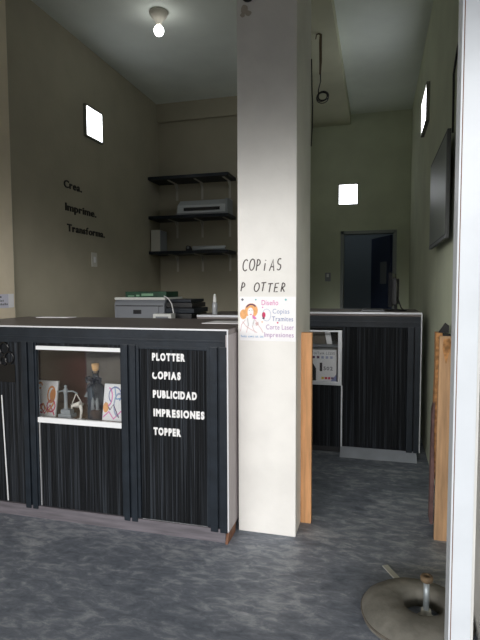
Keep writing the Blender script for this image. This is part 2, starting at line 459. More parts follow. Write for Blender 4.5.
for a in (-1.908, -1.358): MB().box(a, a+.012, 2.452, 2.470, .075, 1.04, .003).build('moulding', 'navy', ct)
MB().box(cx1-.012, cx1, YC-.028, YK, .06, 1.108).build('end_panel', 'laminate_end', ct)['label'] = 'lilac grey laminate end panel'
MB().box(cx0, cx1-.02, YC-.023, YK-.02, 0, .072).build('plinth', 'plinth', ct)['label'] = 'grey brown woodgrain plinth'
MB().prism([(cx1-.018, YC-.036, 0), (cx1-.018, YC+.11, 0), (cx1-.018, YC+.13, .065), (cx1-.018, YC, .065)], (.014, 0, 0)).build('foot', 'wood_foot', ct)['label'] = 'bare brown wood foot at the corner'
fa = fluted(cx0, -1.992, 2.466, .068, 1.042).build('fluted_panel', 'flute', ct)
fb = fluted(-1.896, -1.358, 2.466, .068, .575).build('fluted_panel', 'flute', ct)
fluted(-1.896, -1.358, 2.466, 1.022, 1.042).build('fluted_panel', 'flute', ct)
fc = fluted(-1.246, -.856, 2.466, .072, 1.024).build('fluted_panel', 'flute', ct)
MB().box(-1.24, -.86, 2.458, 2.468, .066, .073).build('bottom_strip', 'alu', ct)
MB().box(-1.893, -1.887, 2.456, 2.464, .075, .575).build('edge_strip', 'alu', ct)
MB().prism([(-2.128, 2.459, .08), (-2.121, 2.459, .08), (-2.143, 2.459, .72), (-2.150, 2.459, .72)], (0, -.003, 0)).box(-2.20, -2.165, 2.456, 2.460, .76, 1.04).build('edge_strip', 'white', ct)
# looped black ornament on the left panel
mb = MB()
for (ox, oz, r) in ((-2.118, 1.000, .030), (-2.085, .945, .030), (-2.125, .925, .022)):
    mb.tube([(ox+r*math.cos(a), 2.457, oz+r*1.15*math.sin(a)) for a in [i*2*PI/20 for i in range(20)]], .005, 6, closed=True)
mb.build('looped_ornament', 'black_gloss', fa)
MB().box(-2.20, -2.05, 2.4585, 2.4605, .80, .905).build('film_patch', 'black_gloss', fa)
# display glazing
gl = MB().box(-1.896, -1.358, 2.468, 2.472, .585, 1.020).build('glass_pane', 'glass', ct)
MB().box(-1.896, -1.356, 2.450, 2.468, 1.000, 1.022, .002).build('glass_rail', 'white', gl)['label'] = 'white upper sliding rail'
MB().box(-1.896, -1.356, 2.450, 2.468, .574, .604, .002).build('glass_rail', 'white', gl)['label'] = 'white lower sliding rail'
# lettering stuck to the right panel
for text, x0, w, z in (('PLOTTER', -1.168, .190, .960), ('\u0254OPIAS', -1.169, .165, .860), ('PUBLICIDAD', -1.166, .252, .757), ('IMPRESIONES', -1.164, .292, .655), ('TOPPER', -1.166, .160, .552)):
    lt = bpy.data.objects.new('lettering', None); COL.objects.link(lt); lt.parent = ct; lt.empty_display_size = .03
    WORLD[lt] = Vector((x0, 2.46, z)); lt.location = WORLD[lt]-WORLD[ct]
    first = text[0] == '\u0254'
    lt['label'] = 'white block letters reading '+('COPIAS with a broken C' if first else text)
    tx = ('C'+text[1:]) if first else text
    gs = word_glyphs(tx, w, .042, off=.055, gap=.14)
    for i, (ch, vs, fs) in enumerate(gs):
        fr = front(x0, 2.4615, z, .006)
        b = MB().raw([fr(*v) for v in vs], fs)
        if first and i == 0:      # the upper part of the C has fallen off
            bmesh.ops.bisect_plane(b.bm, geom=b.bm.verts[:]+b.bm.edges[:]+b.bm.faces[:], plane_co=(x0+.012, 0, z+.030), plane_no=(.75, 0, .66), clear_outer=True)
        b.build('letter', 'white_letter', lt)

ct.location.y += .020
# second counter in the right room
Y2 = 4.10
rc = thing('back_counter', 'black fluted counter in the right room with steel kick plate', 'counter', (-.2, 4.4, 0))
rx0, rx1 = -.76, .335
for q in ((rx0, -.60, Y2+.012, 4.72, .03, 1.12), (-.262, rx1-.01, Y2+.012, 4.72, .03, 1.12), (-.60, -.262, Y2+.012, 4.72, .03, .56), (-.60, -.262, 4.5, 4.72, .561, 1.12), (-.60, -.262, Y2+.012, 4.499, 1.02, 1.12)):
    MB().box(*q).build('carcass_board', 'flute_back', rc)
MB().box(rx0, rx1, Y2-.025, 4.75, 1.125, 1.155, .003).build('worktop', 'laminate', rc)
MB().box(rx0, rx1+.004, Y2-.029, Y2-.024, 1.142, 1.156).box(rx1-.004, rx1+.004, Y2-.027, Y2-.019, .06, 1.156).build('edge_trim', 'alu', rc)
MB().box(rx0, rx1-.005, Y2-.022, Y2+.004, 1.035, 1.122, .004).box(rx0, rx1-.005, Y2-.028, Y2-.02, 1.07, 1.083, .002).build('top_rail', 'navy', rc)
MB().box(.236, .282, Y2-.026, Y2, .05, 1.04, .004).box(.290, rx1-.004, Y2-.026, Y2, .05, 1.04, .004).build('stile', 'navy', rc)
fluted(-.256, .236, Y2, .05, 1.036).build('fluted_panel', 'flute', rc)
fluted(rx0, -.262, Y2, .05, .558).build('fluted_panel', 'flute', rc)
g2 = MB().box(-.62, -.290, Y2-.006, Y2-.002, .58, 1.0).build('glass_pane', 'glass', rc)
MB().box(-.296, -.264, Y2-.022, Y2-.002, .56, 1.005, .002).box(-.62, -.264, Y2-.020, Y2-.002, .56, .590, .002).box(-.62, -.264, Y2-.018, Y2-.002, .992, 1.006, .002).build('glass_rail', 'alu', g2)
MB().box(-.270, -.258, Y2-.016, Y2-.002, .02, .56).build('edge_strip', 'alu', rc)
MB().prism([(-.27, 3.992, .002), (-.27, 3.996, .002), (-.27, 4.090, .062), (-.27, 4.086, .062)], (.585, 0, 0)).build('kick_plate', 'steel', rc)['label'] = 'leaning steel kick plate'
MB().box(rx0, rx1-.03, Y2+.02, 4.70, 0, .03).build('plinth', 'flute_back', rc)
MB().box(-.60, -.264, Y2+.016, 4.49, .560, .566).build('display_floor', 'tan_board', rc)
MB().box(-.60, -.264, Y2+.12, 4.49, .852, .875).build('shelf', 'printer_grey', rc)

# counter section behind the till, left room
lc = thing('rear_counter', 'dark counter section behind the front counter with a pale front edge', 'counter', (-1.1, 4.1, 0))
MB().box(-1.375, -.80, 3.81, 4.42, 0, 1.10).build('carcass', 'navy', lc)
MB().box(-1.39, -.79, 3.79, 4.45, 1.10, ZC, .003).build('worktop', 'laminate', lc)
MB().box(-1.39, -.79, 3.786, 3.791, 1.120, ZC+.001).build('edge_trim', 'alu', lc)

# ------------------------------------------------------------------ things in the glass display
def card(name, label, x0, x1, y, z0, z1, lean, draw):
    t = thing(name, label, 'card', ((x0+x1)/2, y, z0), 'illustrated cards in the display')
    MB().frame_box((x0, y, z0), (x1-x0, 0, 0), (0, .012, 0), (0, lean, z1-z0)).build('card_board', 'paper', t)
    w, h = x1-x0, z1-z0
    fr = lambda u, v, k: (x0+u*w, y+lean*v-.0012*k-.0002, z0+v*h)
    for m_, kind, pts in draw:
        mb = MB()
        if kind == 'p': poly(mb, pts, fr)
        else: stroke_ribbon(mb, pts, kind, fr)
        mb.build('drawing', m_, t)
zd = .574
card('illustrated_card', 'white card with orange loops at the left of the display', -2.012, -1.872, 2.600, zd, .785, .04,
     [('orange', .03, arc(.72, .62, .18, .22, 0, 360, 16)), ('orange', 'p', arc(.78, .60, .13, .18, 0, 330, 10)), ('rose', .025, arc(.75, .30, .2, .16, 20, 380, 16)), ('orange', .03, [(.1, .08), (.35, .35), (.6, .12), (.9, .4)]),
      ('rose', .022, [(.2, .3), (.45, .08), (.7, .32), (.95, .05)]), ('orange', .025, arc(.12, .86, .1, .08, 0, 300, 10)), ('red', .02, arc(.3, .22, .14, .12, 0, 360, 12))])
card('illustrated_card', 'white card with blue and pink line drawing at the right of the display', -1.553, -1.420, 2.600, zd, .785, .04,
     [('blue', .02, arc(.55, .7, .3, .22, -40, 240, 16)), ('pink', .025, arc(.2, .65, .22, .25, -80, 80, 12)), ('blue_grey', .03, arc(.75, .45, .22, .3, 60, 280, 14)),
      ('peach', 'p', arc(.14, .36, .14, .14, 0, 330, 10)), ('plum', .018, [(.1, .5), (.35, .3), (.5, .45), (.8, .1)]), ('pink', .02, [(.05, .1), (.3, .25), (.55, .06), (.9, .28)]), ('sky_ink', .02, [(.5, .95), (.62, .6), (.9, .62)])])
# little balance scale
sx, sy = -1.800, 2.62
t = thing('balance_scale_ornament', 'small grey balance scale ornament behind the display glass', 'ornament', (sx, sy, zd))
MB().box(sx-.045, sx+.045, sy-.03, sy+.03, zd, zd+.022, .004).box(sx-.032, sx+.032, sy-.022, sy+.022, zd+.022, zd+.048, .004).build('base', 'grey_fig', t)
MB().lathe((sx-.008, sy, zd+.048), [(.018, 0), (.011, .012), (.011, .095), (.016, .105), (.016, .115), (.006, .13), (.010, .142), (0, .150)], 14).build('column', 'grey_fig', t)
MB().tube([(sx-.065, sy, zd+.150), (sx-.03, sy, zd+.158), (sx-.008, sy, zd+.155), (sx+.04, sy, zd+.160), (sx+.072, sy, zd+.146)], .005, 8).build('beam_arm', 'grey_fig', t)
mb = MB().tube([(sx+.064, sy, zd+.148), (sx+.034, sy, zd+.082)], .003, 6).tube([(sx+.064, sy, zd+.148), (sx+.106, sy, zd+.082)], .003, 6)
mb.lathe((sx+.070, sy, zd+.062), [(0, 0), (.02, .002), (.036, .012), (.040, .020), (.034, .019), (0, .008)], 16).build('pan', 'white_fig', t)
mb = MB().prism([(-1.735, 2.70, zd+.11), (-1.672, 2.70, zd+.105), (-1.685, 2.70, zd+.185)], (0, .02, 0)).prism([(-1.712, 2.702, zd), (-1.69, 2.702, zd), (-1.69, 2.702, zd+.108), (-1.712, 2.702, zd+.108)], (0, .016, 0))
tag(mb.build('pointed_ornament', 'grey_fig'), 'grey pointed triangular ornament between scale and bottle', 'ornament')
mb = MB().tube([(-1.725, 2.555, zd+.070), (-1.722, 2.555, zd+.085), (-1.705, 2.555, zd+.094), (-1.685, 2.555, zd+.098), (-1.668, 2.555, zd+.115)], [.005, .009, .011, .014, .005], 10)
mb.tube([(-1.668, 2.555, zd+.098), (-1.660, 2.555, zd+.06), (-1.667, 2.555, zd+.015)], [.012, .008, .007], 10).lathe((-1.675, 2.555, zd), [(0, 0), (.032, 0), (.032, .008), (.01, .016), (0, .018)], 14)
tag(mb.build('curved_figurine', 'white_fig'), 'white curved figurine standing left of the corked bottle', 'figurine')
# corked bottle
bx, by = -1.608, 2.63
t = thing('corked_bottle', 'smoky glass bottle with cork and dark bow in the display', 'bottle', (bx, by, zd))
bo = MB().lathe((bx, by, zd), [(0, .002), (.046, .002), (.050, .010), (.050, .175), (.046, .195), (.030, .212), (.019, .225), (.018, .275), (.022, .277), (.022, .288), (.016, .289)], 28).build('glass_body', 'bottle_glass', t)
MB().lathe((bx, by, zd+.272), [(0, 0), (.014, 0), (.016, .018), (.021, .030), (.023, .056), (.020, .060), (0, .061)], 16).build('cork', 'cork', t)
mb = MB()
for sgn in (1, -1):
    mb.tube([(bx, by-.022, zd+.235), (bx+sgn*.025, by-.03, zd+.252), (bx+sgn*.047, by-.025, zd+.245), (bx+sgn*.044, by-.025, zd+.225), (bx+sgn*.012, by-.028, zd+.230)], [.006, .010, .011, .010, .006], 8)
    mb.tube([(bx, by-.025, zd+.234), (bx+sgn*.02, by-.045, zd+.205), (bx+sgn*.03, by-.053, zd+.18)], [.006, .007, .005], 8)
mb.lathe((bx, by, zd+.226), [(.021, 0), (.023, .008), (.021, .016)], 18).build('ribbon_bow', 'bow', t)
MB().lathe((bx, by, zd+.004), [(0, 0), (.043, 0), (.043, .040), (.03, .052), (0, .055)], 20).build('filling', 'brown_fill', t)
mb = MB()
for dx in (-.016, .014):
    mb.tube([(bx+dx, by-.01, zd+.05), (bx+dx*1.1, by-.012, zd+.075), (bx+dx*.9, by-.012, zd+.105), (bx+dx*1.05, by-.01, zd+.128)], [.012, .009, .010, .004], 10)
mb.build('figure_inside', 'white_fig', t)

# ink printer carton on the shelf of the right display
t = thing('printer_carton', 'white printed carton in the right counter display', 'box', (-.42, 4.2, .566))
MB().box(-.56, -.310, 4.125, 4.30, .566, .842, .002).build('carton', 'paper', t)
fr = front(-.52, 4.1245, .566, .001)
word_mesh(MB(), 'EcoTank L3250', .185, .021, fr=lambda u, v, w: fr(u+.01, v+.238, w)).build('lettering', 'grey_ink', t)
for k in range(5):
    MB().box(-.505+.036*k, -.485+.036*k, 4.1235, 4.125, .770, .790).build('icon', 'plum' if k < 2 else 'blue_grey', t)
mb = MB(); poly(mb, [(0, .0), (.075, .0), (.075, .10), (.05, .14), (.0, .15)], lambda u, v, w: fr(u-.03, v+.02, w)); mb.build('printer_picture', 'black', t)
MB().box(-.445, -.425, 4.1235, 4.125, .665, .735).build('ink_bottle_picture', 'black', t)
word_mesh(MB(), '502', .075, .03, fr=lambda u, v, w: fr(u+.105, v+.108, w), off=.02).build('lettering', 'grey_ink', t)
for k, c in enumerate(('yellow', 'red', 'rose', 'plum')): MB().box(-.43+.026*k, -.41+.026*k, 4.1235, 4.125, .600, .618).build('colour_mark', c, t)
mb = MB(); poly(mb, [(.21, 0), (.21, .075), (.15, 0)], lambda u, v, w: fr(u, v+.002, w)); mb.build('corner_print', 'blue', t)
tag(MB().frame_box((-.545, 4.26, .875), (.13, 0, 0), (0, .012, 0), (0, .05, .105)).build('grey_folder', 'tan_board'), 'grey tan folder leaning on the upper display shelf of the right counter', 'folder')
tag(MB().frame_box((-.40, 4.25, .875), (.045, 0, 0), (0, .03, 0), (-.02, .0, .11)).build('book', 'paper'), 'thin pale book leaning on upper shelf of the right display', 'book')

# ------------------------------------------------------------------ lettering and poster on the pillar
def handword(text, x0, x1, z, cap, label, gapset=()):
    t = thing('hand_lettering', label, 'lettering', (x0, YP, z), 'hand drawn lettering on the pillar')
    n = len(text); adv = (x1-x0)/n
    for i, ch in enumerate(text):
        if ch == ' ': continue
        wd = adv*(.76 if ch != 'I' else .5); jx = x0+adv*i+(adv*.15 if ch == 'I' else 0)
        dz = random.uniform(-.003, .003)
        mb = MB()
        for st in STROKES[ch]:
            stroke_ribbon(mb, [(p[0]*wd+.008*p[1], p[1]*cap) for p in st], .0028, front(jx, YP-.0004, z+dz, .0015))
        mb.build('letter', 'ink', t)
handword('COPIAS', -.702, -.478, 1.443, .060, 'thin dark hand-drawn word COPIAS on the cream pillar')
handword('P OTTER', -.712, -.456, 1.330, .046, 'thin dark hand-drawn word P OTTER missing its L on the pillar')
t = thing('poster', 'white printed poster with a drawn woman and pink lettering on the pillar', 'poster', (-.56, YP, 1.066))
MB().box(-.7165, -.4095, YP-.0025, YP-.0005, 1.066, 1.303).build('poster_sheet', 'poster', t)
P = lambda px, py: (-.7165+(px-240)*.00545, 1.301-(py-297)*.00532)
pf = lambda u, v, w: (u, YP-.0026-.0012*w, v)
def pp(m_, pts, name='print', lay=0):
    mb = MB(); poly(mb, [P(*q) for q in pts], lambda u, v, w: (u, YP-.0026-.0008*lay-.0008*w, v)); return mb.build(name, m_, t)
def pl(m_, pts, hw=.0012, name='print_line', lay=1):
    mb = MB(); stroke_ribbon(mb, [P(*q) for q in pts], hw, lambda u, v, w: (u, YP-.0026-.0008*lay-.0008*w, v)); return mb.build(name, m_, t)
pp('peach', arc(252, 310.5, 6.6, 7.2, 0, 350, 20), 'drawn_hair')
pp('peach', arc(244, 314.5, 3.6, 5.0, 0, 345, 16), 'drawn_hair', 1)
pp('poster', arc(251.3, 312.5, 3.0, 5.0, 0, 345, 16), 'drawn_face', 2)
pp('poster', [(248.5, 316), (254.5, 316), (256, 326), (247, 326)], 'drawn_neck', 1)
pl('plum', arc(252, 310.5, 5.6, 6.2, -150, -40, 8), .0035, 'drawn_headband', 3)
pl('rose', [(250.5, 314.6), (252.6, 314.4)], .0018, 'drawn_lips', 3)
pl('plum', [(249.6, 310.6), (250.6, 310.4)], .0009, 'drawn_eye', 3); pl('plum', [(252.2, 310.3), (253.2, 310.4)], .0009, 'drawn_eye', 3)
pp('pink', [(253, 315), (255, 316), (257.5, 318.5), (256, 319.5), (253.4, 318.5)], 'drawn_scarf', 3)
for pts in ([(246, 320), (242, 325), (241, 332)], [(256, 320), (258, 324), (262, 329), (264, 333)], [(248, 318), (249, 325), (247, 333)], [(255, 320), (253, 327), (256, 333)], [(243, 322), (247, 327), (252, 330), (258, 333)]):
    pl('skin_line', pts, .0014, 'drawn_outline')
pp('skin_line', [(256, 323), (259, 322), (259.5, 325), (257, 326)], 'drawn_brooch', 2)
pl('blue_grey', arc(267.5, 315, 4.2, 6, 0, 360, 22), .0009, 'drawn_ring')
pp('rose', arc(264.6, 315, 1.8, 3.0, 0, 330, 10), 'drawn_flower', 1)
pp('plum', arc(264.4, 318.2, 1.2, .9, 0, 330, 8), 'drawn_flower', 2)
for (x, y, r, c) in ((243, 299.6, 1.5, 'grey_ink'), (256.6, 299.6, 1.0, 'teal'), (286.5, 299.6, 1.2, 'teal'), (278.5, 322.6, 1.0, 'rose'), (263.5, 307.3, .8, 'pink'), (263, 322, .8, 'peach')):
    pp(c, [(x, y-r), (x+r, y), (x, y+r), (x-r, y)], 'diamond_mark', 1)
for text, xa, xb, yb, cap, c in (('Dise\u00f1o', 262.5, 279, 305.0, 5.0, 'pink'), ('Copias', 273.5, 290, 313.4, 4.6, 'blue_grey'), ('Tramites', 273, 293.6, 321.0, 4.6, 'blue'), ('Corte Laser', 267, 294.2, 329.4, 4.8, 'purple'), ('Impresiones', 265.3, 294.2, 337.0, 4.6, 'purple'), ('hola uwn at on', 241.5, 264, 337.9, 2.4, 'sky_ink')):
    a = P(xa, yb); b = P(xb, yb)
    word_mesh(MB(), text, b[0]-a[0], cap*.00532, lambda u, v, w: (a[0]+u, YP-.0034-.0008*w, a[1]+v)).build('printed_word', c, t)

# ------------------------------------------------------------------ lettering, plates and paper on the left wall
for text, ya, yb, z, lab in (('Crea.', 3.872, 4.145, 2.232, 'black wall lettering reading Crea, the top line'), ('Imprime.', 3.885, 4.385, 2.035, 'black wall lettering reading Imprime, the middle line'), ('Transforma.', 3.905, 4.535, 1.855, 'black wall lettering reading Transforma, the lowest line')):
    t = thing('wall_lettering', lab, 'lettering', (XL, ya, z), 'black lettering on the left wall')
    letters(text, yb-ya, .066, side(XL+.0005, ya, z, .006), 'vinyl', t, off=.02, gap=.10)
t = thing('switch_plate', 'pale blank switch plate on the left wall below the lettering', 'switch', (XL, 4.33, 1.56))
MB().box(XL, XL+.008, 4.285, 4.377, 1.560, 1.695, .002).build('plate', 'box_white', t)
MB().box(XL+.008, XL+.012, 4.315, 4.347, 1.60, 1.655, .001).build('rocker', 'paper', t)
t = thing('switch_plate', 'small light switch beside the doorway in the right room', 'switch', (-.635, YR, 1.44))
MB().box(-.675, -.60, YR-.009, YR, 1.435, 1.55, .002).build('plate', 'plotter_grey', t)
MB().box(-.655, -.625, YR-.014, YR-.009, 1.49, 1.535, .001).build('rocker', 'paper', t)
t = thing('paper_sign', 'lilac white paper notice taped to the left pilaster above the counter', 'sign', (-2.599, 3.0, 1.21))
MB().box(-2.5995, -2.598, 2.78, 3.14, 1.212, 1.312).build('paper_sheet', 'paper_lilac', t)
MB().box(-2.5998, -2.597, 3.10, 3.155, 1.214, 1.314).build('tape', 'paper', t)
for k, (ya, yb) in enumerate(((2.90, 3.02), (2.87, 3.05), (2.83, 3.08))):
    mb = MB(); y = ya
    while y < yb:
        w = random.uniform(.008, .02); mb.box(-2.598, -2.5972, y, y+w, 1.284-.026*k, 1.294-.026*k+random.uniform(0, .006)); y += w+.006
    mb.build('printed_line', 'grey_ink', t)

# ------------------------------------------------------------------ ceiling lamp
t = thing('ceiling_lamp', 'lit bare bulb in a porcelain ceiling holder', 'lamp', (-1.747, 3.926, 3.6))
MB().lathe((-1.747, 3.926, 3.6), [(0, 0), (.074, 0), (.078, -.012), (.066, -.035), (.042, -.062), (.030, -.075), (.024, -.088), (.021, -.112), (0, -.112)], 30).build('holder', 'porcelain', t)
MB().lathe((-1.747, 3.926, 3.6), [(0, -.106), (.018, -.109), (.029, -.118), (.038, -.134), (.041, -.150), (.038, -.165), (.028, -.181), (.013, -.190), (0, -.192)], 32).build('bulb', 'bulb', t)

# ------------------------------------------------------------------ wall shelves and what stands on them
SZ = (2.665, 2.205, 1.790)
names = ('upper', 'middle', 'lowest')
for z, nm in zip(SZ, names):
    t = thing('wall_shelf', {'upper': 'empty black shelf on white brackets, the topmost', 'middle': 'black wall shelf carrying the white plotter', 'lowest': 'black wall shelf with white box and paper roll, the lowest'}[nm], 'shelf', (-2.15, YB, z), 'black shelves on the back wall')
    MB().box(XL+.002, -1.645, 5.545, YB-.001, z-.036, z, .002).build('board', 'navy', t)
    for bxk in (-2.40, -2.07, -1.72):
        MB().box(bxk-.013, bxk+.013, 5.60, YB-.001, z-.042, z-.036).box(bxk-.013, bxk+.013, YB-.007, YB-.001, z-.235, z-.036).prism([(bxk-.004, YB-.007, z-.13), (bxk-.004, YB-.007, z-.042), (bxk-.004, YB-.09, z-.042)], (.008, 0, 0)).build('bracket', 'box_white', t)
t = thing('cutting_plotter', 'white cutting plotter with a dark slot on the middle shelf', 'plotter', (-1.96, 5.7, SZ[1]))
MB().prism([(-2.285, 5.585, SZ[1]+.02), (-2.285, 5.80, SZ[1]+.02), (-2.285, 5.80, SZ[1]+.185), (-2.285, 5.70, SZ[1]+.185), (-2.285, 5.60, SZ[1]+.115)], (.62, 0, 0)).build('body', 'plotter_white', t)
MB().box(-2.20, -1.76, 5.578, 5.60, SZ[1]+.050, SZ[1]+.085, .003).build('slot', 'black', t)
MB().box(-2.29, -1.66, 5.575, 5.80, SZ[1]+.006, SZ[1]+.024, .003).build('base', 'plotter_grey', t)
MB().box(-1.69, -1.662, 5.575, 5.79, SZ[1]+.02, SZ[1]+.175, .004).build('end_cap', 'plotter_grey', t)
for fx in (-2.25, -1.70): MB().lathe((fx, 5.69, SZ[1]), [(0, 0), (.018, 0), (.018, .008), (0, .008)], 12).build('rubber_foot', 'black', t)
t = thing('white_box', 'tall white box at the left end of the lowest shelf', 'box', (-2.56, 5.68, SZ[2]))
MB().box(-2.622, -2.505, 5.575, 5.78, SZ[2], SZ[2]+.255, .004).build('box_body', 'box_white', t)
MB().box(-2.505, -2.500, 5.58, 5.775, SZ[2]+.004, SZ[2]+.250).build('box_side', 'plotter_grey', t)
t = thing('paper_roll', 'white paper roll lying on the lowest shelf', 'roll', (-1.9, 5.66, SZ[2]))
MB().tube([(-2.11, 5.64, SZ[2]+.029), (-1.71, 5.64, SZ[2]+.029)], .028, 18).build('roll', 'plotter_white', t)
MB().tube([(-1.712, 5.64, SZ[2]+.029), (-1.706, 5.64, SZ[2]+.029)], .010, 12).build('core', 'wood_foot', t)
t = thing('tape_dispenser', 'small black tape dispenser left of the paper roll', 'dispenser', (-2.16, 5.64, SZ[2]))
MB().prism([(-2.195, 5.62, SZ[2]), (-2.125, 5.62, SZ[2]), (-2.13, 5.62, SZ[2]+.03), (-2.15, 5.62, SZ[2]+.06), (-2.18, 5.62, SZ[2]+.065), (-2.195, 5.62, SZ[2]+.04)], (0, .04, 0)).build('body', 'black', t)
MB().tube([(-2.165, 5.614, SZ[2]+.04), (-2.165, 5.62, SZ[2]+.04)], .016, 14).build('tape', 'plotter_grey', t)

# ------------------------------------------------------------------ printers behind the counter
t = thing('desk', 'low grey desk behind the counter carrying the printers', 'desk', (-1.93, 4.05, 0))
MB().box(-2.45, -1.42, 3.74, 4.42, .97, 1.0, .003).build('desk_top', 'laminate', t)
for lx in (-2.42, -1.45):
    for ly in (3.77, 4.39): MB().box(lx-.02, lx+.02, ly-.02, ly+.02, 0, .97).build('leg', 'navy', t)
dz = 1.0
t = thing('laser_printer', 'grey laser printer with pale lid behind the counter', 'printer', (-1.96, 4.1, dz))
px0, px1 = -2.215, -1.745
MB().prism([(px0, 3.96, dz+.015), (px0, 4.36, dz+.015), (px0, 4.36, dz+.25), (px0, 3.985, dz+.25), (px0, 3.955, dz+.22)], (px1-px0, 0, 0)).build('body', 'printer_grey', t)
MB().box(px0-.006, px1+.006, 3.965, 4.365, dz+.25, dz+.272, .006).build('lid', 'printer_pale', t)
MB().box(px0+.04, px1-.05, 3.945, 3.96, dz+.03, dz+.195, .004).build('front_flap', 'printer_grey', t)
MB().box(-2.03, -1.955, 3.940, 3.948, dz+.13, dz+.165, .003).build('flap_handle', 'black', t)
MB().box(px0+.01, px1-.01, 3.953, 3.958, dz+.195, dz+.203).build('seam', 'black', t)
MB().box(px0+.02, px1-.02, 3.98, 4.34, dz, dz+.015).build('base', 'black', t)
t = thing('green_carton', 'flat dark green printed carton on top of the grey printer', 'box', (-1.93, 4.1, dz+.272))
MB().box(-2.125, -1.738, 3.985, 4.25, dz+.272, dz+.322, .002).build('carton', 'green', t)
for (a, b, c, d) in ((-1.97, -1.86, .285, .305), (-2.10, -2.04, .28, .288), (-2.02, -1.99, .28, .295)): MB().box(a, b, 3.983, 3.9855, dz+c, dz+d).build('print_patch', 'green_print', t)
t = thing('tray_printer', 'black printer with stepped trays right of the grey printer', 'printer', (-1.6, 4.1, dz))
for k, (a, b, z0, z1, y0) in enumerate(((-1.735, -1.475, 0, .075, 3.90), (-1.735, -1.490, .08, .135, 3.93), (-1.735, -1.478, .14, .180, 3.95), (-1.735, -1.500, .185, .225, 3.97), (-1.735, -1.515, .23, .255, 3.99))):
    MB().box(a, b, y0, 4.32, dz+z0, dz+z1, .005).build('tray', 'black' if k % 2 else 'navy', t)
MB().box(-1.73, -1.53, 4.02, 4.30, dz, dz+.25).build('body', 'black', t)
t = thing('small_box', 'small pale grey box in front of the black tray printer', 'box', (-1.69, 3.83, dz))
MB().box(-1.765, -1.605, 3.77, 3.86, dz, dz+.142, .004).build('box_body', 'printer_pale', t)
MB().box(-1.74, -1.63, 3.767, 3.771, dz+.03, dz+.12).build('front_label', 'printer_grey', t)
tag(MB().tube([(-1.735, 3.975, 1.265), (-1.72, 3.90, 1.285), (-1.68, 3.89, 1.265), (-1.645, 3.88, 1.22), (-1.628, 3.875, 1.15), (-1.63, 3.875, 1.02)], .005, 8).build('white_cable', 'cable_white'), 'white cable curving down from the grey printer', 'cable')
t = thing('glue_bottle', 'slim grey bottle with white nozzle on the rear counter', 'bottle', (-1.285, 3.93, ZC))
MB().lathe((-1.285, 3.93, ZC), [(0, 0), (.021, 0), (.022, .004), (.022, .085), (.016, .098), (0, .098)], 18).build('bottle_body', 'bottle_clear', t)
MB().lathe((-1.285, 3.93, ZC+.097), [(.013, 0), (.014, .018), (.012, .022), (.011, .045), (.006, .068), (0, .07)], 14).build('nozzle', 'white_letter', t)
tag(MB().prism([(-2.43, 3.18, ZC+.0005), (-2.18, 3.20, ZC+.0005), (-2.16, 3.285, ZC+.0005), (-2.44, 3.275, ZC+.0005)], (0, 0, .004)).build('paper_sheet', 'paper'), 'white paper sheet at the left back edge of the front counter', 'paper')
tag(MB().prism([(-1.02, 2.865, ZC+.0005), (-.745, 2.88, ZC+.0005), (-.75, 3.09, ZC+.0005), (-1.00, 3.08, ZC+.0005)], (0, 0, .003)).build('paper_sheet', 'paper'), 'white paper sheet on the front counter beside the pillar', 'paper')

# ------------------------------------------------------------------ monitor on the right counter
t = thing('monitor', 'black monitor standing edge-on on the right counter', 'monitor', (.14, 4.42, 1.155))
ang = math.radians(84); dv = Vector((math.cos(ang), math.sin(ang), 0)); nv = Vector((dv.y, -dv.x, 0)); o = Vector((.092, 4.20, 1.195))
sc = MB().frame_box(o, dv*.44, nv*.022, (0, 0, .27), .004).build('screen', 'black_gloss', t)
MB().frame_box(o+dv*.06+nv*.022+Vector((0, 0, .02)), dv*.32, nv*.022, (0, 0, .20), .01).build('rear_housing', 'black', t)
MB().frame_box(o+dv*.10+nv*.0445+Vector((0, 0, .12)), dv*.12, nv*.002, (0, 0, .075)).build('sticker', 'plotter_white', t)
MB().frame_box(o+dv*.12+nv*.0445+Vector((0, 0, .06)), dv*.08, nv*.002, (0, 0, .04)).build('sticker', 'plotter_grey', t)
MB().frame_box(o+dv*.18+nv*.03+Vector((0, 0, -.036)), dv*.07, nv*.02, (0, 0, .09)).build('stand_neck', 'black', t)
MB().lathe((.155, 4.40, 1.1555), [(0, 0), (.09, 0), (.09, .008), (.02, .012), (0, .012)], 24).build('stand_base', 'black', t)
MB().tube([(.165, 4.33, 1.27), (.180, 4.30, 1.22), (.195, 4.29, 1.18), (.22, 4.28, 1.160)], .005, 8).build('cable', 'cable', t)
t = thing('keyboard', 'dark flat keyboard on the right counter left of the monitor', 'keyboard', (0, 4.3, 1.155))
MB().box(-.12, .06, 4.22, 4.34, 1.1552, 1.168, .003).build('case', 'printer_grey', t)
MB().box(-.11, .05, 4.23, 4.33, 1.168, 1.176, .002).build('keys', 'black', t)

# ------------------------------------------------------------------ television and cables on the right wall
t = thing('television', 'dark flat television mounted on the right wall', 'television', (XR, 3.4, 1.6))
MB().box(.352, .372, 2.93, 3.79, 1.615, 2.195, .004).build('casing', 'tv_case', t)
MB().box(.3505, .3525, 2.95, 3.77, 1.640, 2.175).build('screen', 'tv_grey', t)
MB().box(.350, .353, 2.93, 3.79, 1.615, 1.632).build('bezel', 'printer_grey', t)
MB().box(.372, XR, 3.2, 3.5, 1.8, 2.05).build('wall_mount', 'black', t)
tag(MB().tube([(.39, 3.02, 2.195), (.392, 3.04, 2.40), (.392, 3.05, 2.52), (.392, 2.92, 2.60), (.392, 2.82, 2.62), (.392, 2.80, 2.72), (.392, 2.70, 2.90), (.392, 2.63, 3.02)], .006, 8).build('wall_cable', 'cable'), 'dark cable climbing the right wall above the television', 'cable')

